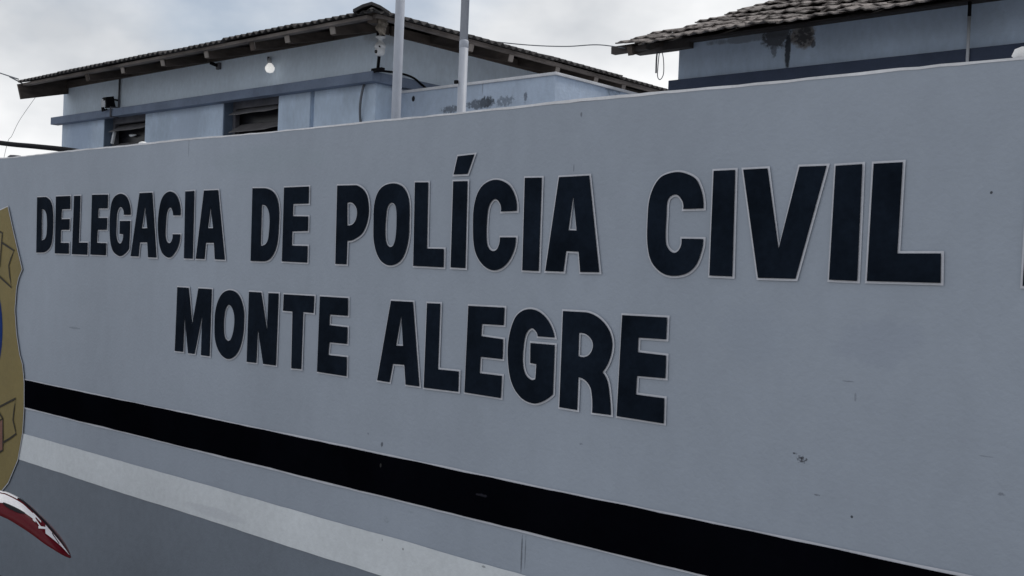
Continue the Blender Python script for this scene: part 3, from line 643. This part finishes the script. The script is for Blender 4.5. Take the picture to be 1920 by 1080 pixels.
# ------------------------------------------------------------------ cables in the air
def cable(name, pts, r, label, mt='cable', n=6):
    return tag(tube(name, spline(pts), r, M[mt], None, n), label, 'cable')
cable('thick_cable', [onY(-160, 247, .7), onY(0, 268, .7), onY(60, 274, .7), onY(110, 279, .7), onY(140, 283, .7), onY(175, 289, .7)], .017, 'thick black cable sloping down to the wall top beside the building', n=8)
cable('overhead_wire', [onY(-300, 40, YL-.5), onY(0, 137, YL-.5), onY(18, 144, YL-.5), (X0+.05, Y0+.04, EZ-.01)], .006, 'thin overhead wire tied to the end of the corrugated roof', 'wire')
cable('drooping_wire', [(X0+.12, Y0+.14, EZ-.13), onY(37, 225, YL-.3), onY(22, 255, YL-.2), onY(14, 268, YL-.15), onY(0, 330, YL)], .0022, 'faint thin wire hanging down from the end of the corrugated roof', 'wire')
cable('roof_wire', [onY(880, 73, YL+.8), onY(985, 84, YL+1.0), onY(1060, 87, YL+1.1), onY(1120, 84, YL+1.15), Vector((ex0.x+.03, EY+.05, EZ2+.02))], .004, 'thin wire strung between the corrugated roof and the tiled roof', 'wire')
cable('dangling_wire', [onY(1240, 90, YR-.03), onY(1244, 112, YR-.05), onY(1244, 138, YR-.05), onY(1238, 149, YR-.05), onY(1233, 143, YR-.05), onY(1234, 120, YR-.05), onY(1237, 92, YR-.03)], .0035, 'thin wire loop dangling below the end of the tiled roof', 'wire')
cable('dangling_cable', [onY(1233, 92, YR-.03), onY(1231, 110, YR-.05), onY(1230, 137, YR-.05)], .006, 'short dark cable hanging beside the thin wire loop', 'wire')

# ------------------------------------------------------------------ motorcycle, nose to the wall; only its front mudguard reaches into view
M['red'] = mat('red_plastic', (.115, .004, .010), .22, .06, 5, 0, spec=.25)
M['decal'] = mat('white_decal', (.86, .84, .86), .35, .05, 9, 0, spec=.5)
M['decalblk_shadow'] = mat('black_decal_and_shadow', (.008, .007, .010), .4, .05, 9, 0, spec=.2)  # black of the printed graphics and of one painted shadow curve
M['rubber'] = mat('tyre_rubber', (.014, .014, .018), .8, .1, 9, .3, 60)
M['steel'] = mat('bike_steel', (.35, .35, .37), .35, .08, 9, 0, metal=.9)
M['blackp'] = mat('black_plastic', (.015, .015, .018), .5, .08, 9, .1, 60)
M['navy'] = mat('seat_vinyl', (.012, .016, .03), .6, .08, 9, .2, 80)
a = rad(42); Hd = Vector((math.cos(a), math.sin(a), 0)); Nn = Vector((math.sin(a), -math.cos(a), 0))
TIP = onY(131, 1046, -.62)
def B(b, s_, z): return Vector((TIP.x, TIP.y, 0)) + Hd*b + Nn*s_ + Vector((0, 0, GZ+z))
MC = thing('motorcycle', 'motorcycle with red and white front mudguard parked nose to the wall', 'motorcycle')
top = [(-60,905),(0,921),(12,923),(40,937),(58,953),(78,972),(94,990),(113,1013),(127,1034),(133,1045)]
bot = [(-62,938),(0,967),(17,975),(43,991),(62,1004),(82,1019),(98,1029),(113,1038),(125,1044),(132,1046.5)]
sp, ed, wd = [], [], []
for i, (t_, b_) in enumerate(zip(top, bot)):
    w = [.066, .066, .065, .063, .060, .055, .047, .034, .018, .004][i]
    sp.append(onP(t_[0], t_[1], TIP, Nn)); ed.append(onP(b_[0], b_[1], TIP+Nn*w, Nn)); wd.append(w)
sp = spline(sp, 4); ed = spline(ed, 4); wd = [v.x for v in spline([(w, 0, 0) for w in wd], 4)]
def fen(i, v, h=0):
    """i along the guard, v -1..1 across (1 = the side towards the camera)"""
    c = sp[i]; e = ed[i]; e2 = e-Nn*(2*(e-TIP).dot(Nn)); E_ = e if v >= 0 else e2; u = abs(v)
    nrm = (E_-c).cross(Hd if v >= 0 else -Hd).normalized()
    return c.lerp(E_, u) + nrm*(h + .02*math.sin(math.pi*u)*wd[i]/.066)
def patch(name, i0, i1, v0, v1, h, material, parent, nv=6):
    vs, fs = [], []; m_ = nv+1
    for i in range(i0, i1+1):
        a0 = v0(i) if callable(v0) else v0; a1 = v1(i) if callable(v1) else v1
        for j in range(nv+1): vs.append(fen(i, a0+(a1-a0)*j/nv, h))
    for i in range(i1-i0):
        for j in range(nv): fs.append((i*m_+j, i*m_+j+1, (i+1)*m_+j+1, (i+1)*m_+j))
    return mesh(name, vs, fs, material, parent, smooth=True)
NI = len(sp)-1
FD = patch('mudguard', 0, NI, -1, 1, 0, M['red'], MC, 16)
sol = FD.modifiers.new('thick', 'SOLIDIFY'); sol.thickness = .004; sol.offset = -1

patch('white_graphic', 0, 11, -.35, .07, .002, M['decal'], FD)
patch('black_graphic_and_shadow', 8, 36, -.10, .05, .0012, M['decalblk_shadow'], FD, 8)
patch('white_graphic', 0, 17, .13, lambda i: .60-.014*i if i > 4 else .58, .002, M['decal'], FD)
patch('black_graphic_and_shadow', 6, 14, lambda i: .50-.014*(i-6), lambda i: .54+.12*math.sin(math.pi*(i-6)/8)-.014*(i-6), .0026, M['decalblk_shadow'], FD, 3)  # shadow curve below the white panel, put in as black colour
patch('white_graphic', 22, 34, lambda i: .10+.006*(i-22), lambda i: .52-.016*(i-22), .002, M['decal'], FD)
patch('black_graphic_and_shadow', 25, 28, lambda i: .12+.06*(i-25), lambda i: .20+.07*(i-25), .0028, M['decalblk_shadow'], FD, 2)
patch('graphic_stroke', 17, 18, .10, .42, .0022, M['decal'], FD, 4)
patch('graphic_stroke', 18, 20, lambda i: .10+.02*(i-18), lambda i: .18+.02*(i-18), .0022, M['decal'], FD, 2)
patch('graphic_stroke', 18, 20, lambda i: .26+.06*(i-18), lambda i: .34+.06*(i-18), .0022, M['decal'], FD, 2)
patch('graphic_stroke', 19, 22, lambda i: .46-.08*(i-19), lambda i: .56-.08*(i-19), .0022, M['decal'], FD, 2)
# front wheel, fork, headlight, bars, tank, seat, engine, rear wheel
def wheel(b, R_, w):
    wh = bpy.data.objects.new('wheel', None); COL.objects.link(wh); wh.parent = MC
    c = B(b, 0, R_)
    n = 40
    def torus(name, R0, prof, mt):
        vs, fs = [], []; k = len(prof)
        for i in range(n):
            t = 2*math.pi*i/n; d = Hd*math.cos(t)+Vector((0, 0, math.sin(t)))
            for (rr, ss) in prof: vs.append(c+d*(R0+rr)+Nn*ss)
        for i in range(n):
            for j in range(k): fs.append((i*k+j, i*k+(j+1) % k, ((i+1) % n)*k+(j+1) % k, ((i+1) % n)*k+j))
        return mesh(name, vs, fs, mt, wh, smooth=True)
    torus('tyre', R_-.045, [(.045*math.cos(q), w*math.sin(q)) for q in [2*math.pi*j/12 for j in range(12)]], M['rubber'])
    torus('rim', R_-.085, [(.012*math.cos(q), .6*w*math.sin(q)) for q in [2*math.pi*j/8 for j in range(8)]], M['steel'])
    lathe('hub', [(.02, -.07), (.05, -.05), (.035, 0), (.05, .05), (.02, .07)], c, Nn, M['steel'], wh)
    for i in range(18):
        t = 2*math.pi*i/18; d = Hd*math.cos(t)+Vector((0, 0, math.sin(t)))
        tube('spoke', [c+d*.04+Nn*(.04 if i % 2 else -.04), c+d*(R_-.085)], .003, M['steel'], wh, 5)
    return c
cf = wheel(-.40, .345, .04); cr = wheel(-1.77, .32, .05)
for sgn in (-1, 1):
    tube('fork_leg', [B(-.40, .075*sgn, .345), B(-.56, .075*sgn, .80), B(-.62, .075*sgn, .98)], [.026, .026, .02], M['blackp'], MC, 12)
    tube('swingarm', [B(-1.77, .08*sgn, .32), B(-1.25, .08*sgn, .42)], .022, M['blackp'], MC, 8)
    tube('foot_peg', [B(-1.22, .10*sgn, .34), B(-1.20, .22*sgn, .34)], .014, M['rubber'], MC, 8)
    tube('mirror_stem', [B(-.66, .26*sgn, 1.06), B(-.62, .30*sgn, 1.22)], .006, M['blackp'], MC, 6)
    lathe('mirror', [(.01, -.012), (.055, -.008), (.058, .008), (.03, .016)], B(-.62, .31*sgn, 1.25), Hd, M['blackp'], MC)
    tube('grip', [B(-.72, .27*sgn, 1.07), B(-.75, .39*sgn, 1.06)], .017, M['rubber'], MC, 10)
beam('mudguard_mount', B(-.46, 0, .98), B(-.60, 0, .92), .12, .04, M['blackp'], MC)
tube('handlebar', spline([B(-.74, -.33, 1.065), B(-.70, -.22, 1.07), B(-.64, -.08, 1.0), B(-.64, .08, 1.0), B(-.70, .22, 1.07), B(-.74, .33, 1.065)]), .012, M['steel'], MC, 10)
lathe('headlight', [(.03, -.08), (.08, -.03), (.09, .02), (.085, .045), (.03, .06)], B(-.60, 0, .97), Hd, M['decal'], MC, 20)
def body(name, pts, wid, mt):
    vs, fs = [], []; k = 10
    for (b, z0, z1), w in zip(pts, wid):
        for j in range(k):
            t = 2*math.pi*j/k; vs.append(B(b, w*math.cos(t), (z0+z1)/2+(z1-z0)/2*math.sin(t)))
    for i in range(len(pts)-1):
        for j in range(k): fs.append((i*k+j, i*k+(j+1) % k, (i+1)*k+(j+1) % k, (i+1)*k+j))
    fs += [tuple(range(k))[::-1], tuple((len(pts)-1)*k+j for j in range(k))]
    return mesh(name, vs, fs, mt, MC, smooth=True)
body('fuel_tank', [(-.68, .78, .88), (-.76, .70, .97), (-.90, .68, 1.0), (-1.05, .70, .95), (-1.14, .74, .86)], [.05, .12, .14, .12, .08], M['red'])
body('seat', [(-1.05, .78, .85), (-1.15, .75, .85), (-1.4, .76, .84), (-1.7, .80, .88), (-1.85, .84, .89)], [.06, .11, .13, .13, .08], M['navy'])
body('side_panel', [(-1.2, .50, .76), (-1.35, .48, .77), (-1.6, .62, .80), (-1.95, .78, .85)], [.10, .13, .12, .06], M['red'])
body('rear_mudguard', [(-1.70, .76, .82), (-1.95, .77, .81), (-2.1, .70, .74)], [.08, .08, .06], M['blackp'])
body('engine', [(-.86, .30, .55), (-.95, .22, .66), (-1.15, .22, .64), (-1.28, .28, .5)], [.07, .12, .13, .08], M['blackp'])
tube('exhaust', spline([B(-.88, .08, .45), B(-.80, .10, .38), B(-.95, .14, .25), B(-1.3, .15, .30), B(-1.5, .15, .42), B(-2.0, .15, .55)]), .03, M['steel'], MC, 10)
tube('frame_tube', [B(-.64, 0, .93), B(-.80, 0, .40), B(-.95, 0, .22), B(-1.25, 0, .25), B(-1.25, 0, .72)], .024, M['blackp'], MC, 8)
tube('side_stand', [B(-1.15, -.10, .30), B(-1.10, -.24, .004)], .011, M['blackp'], MC, 8)
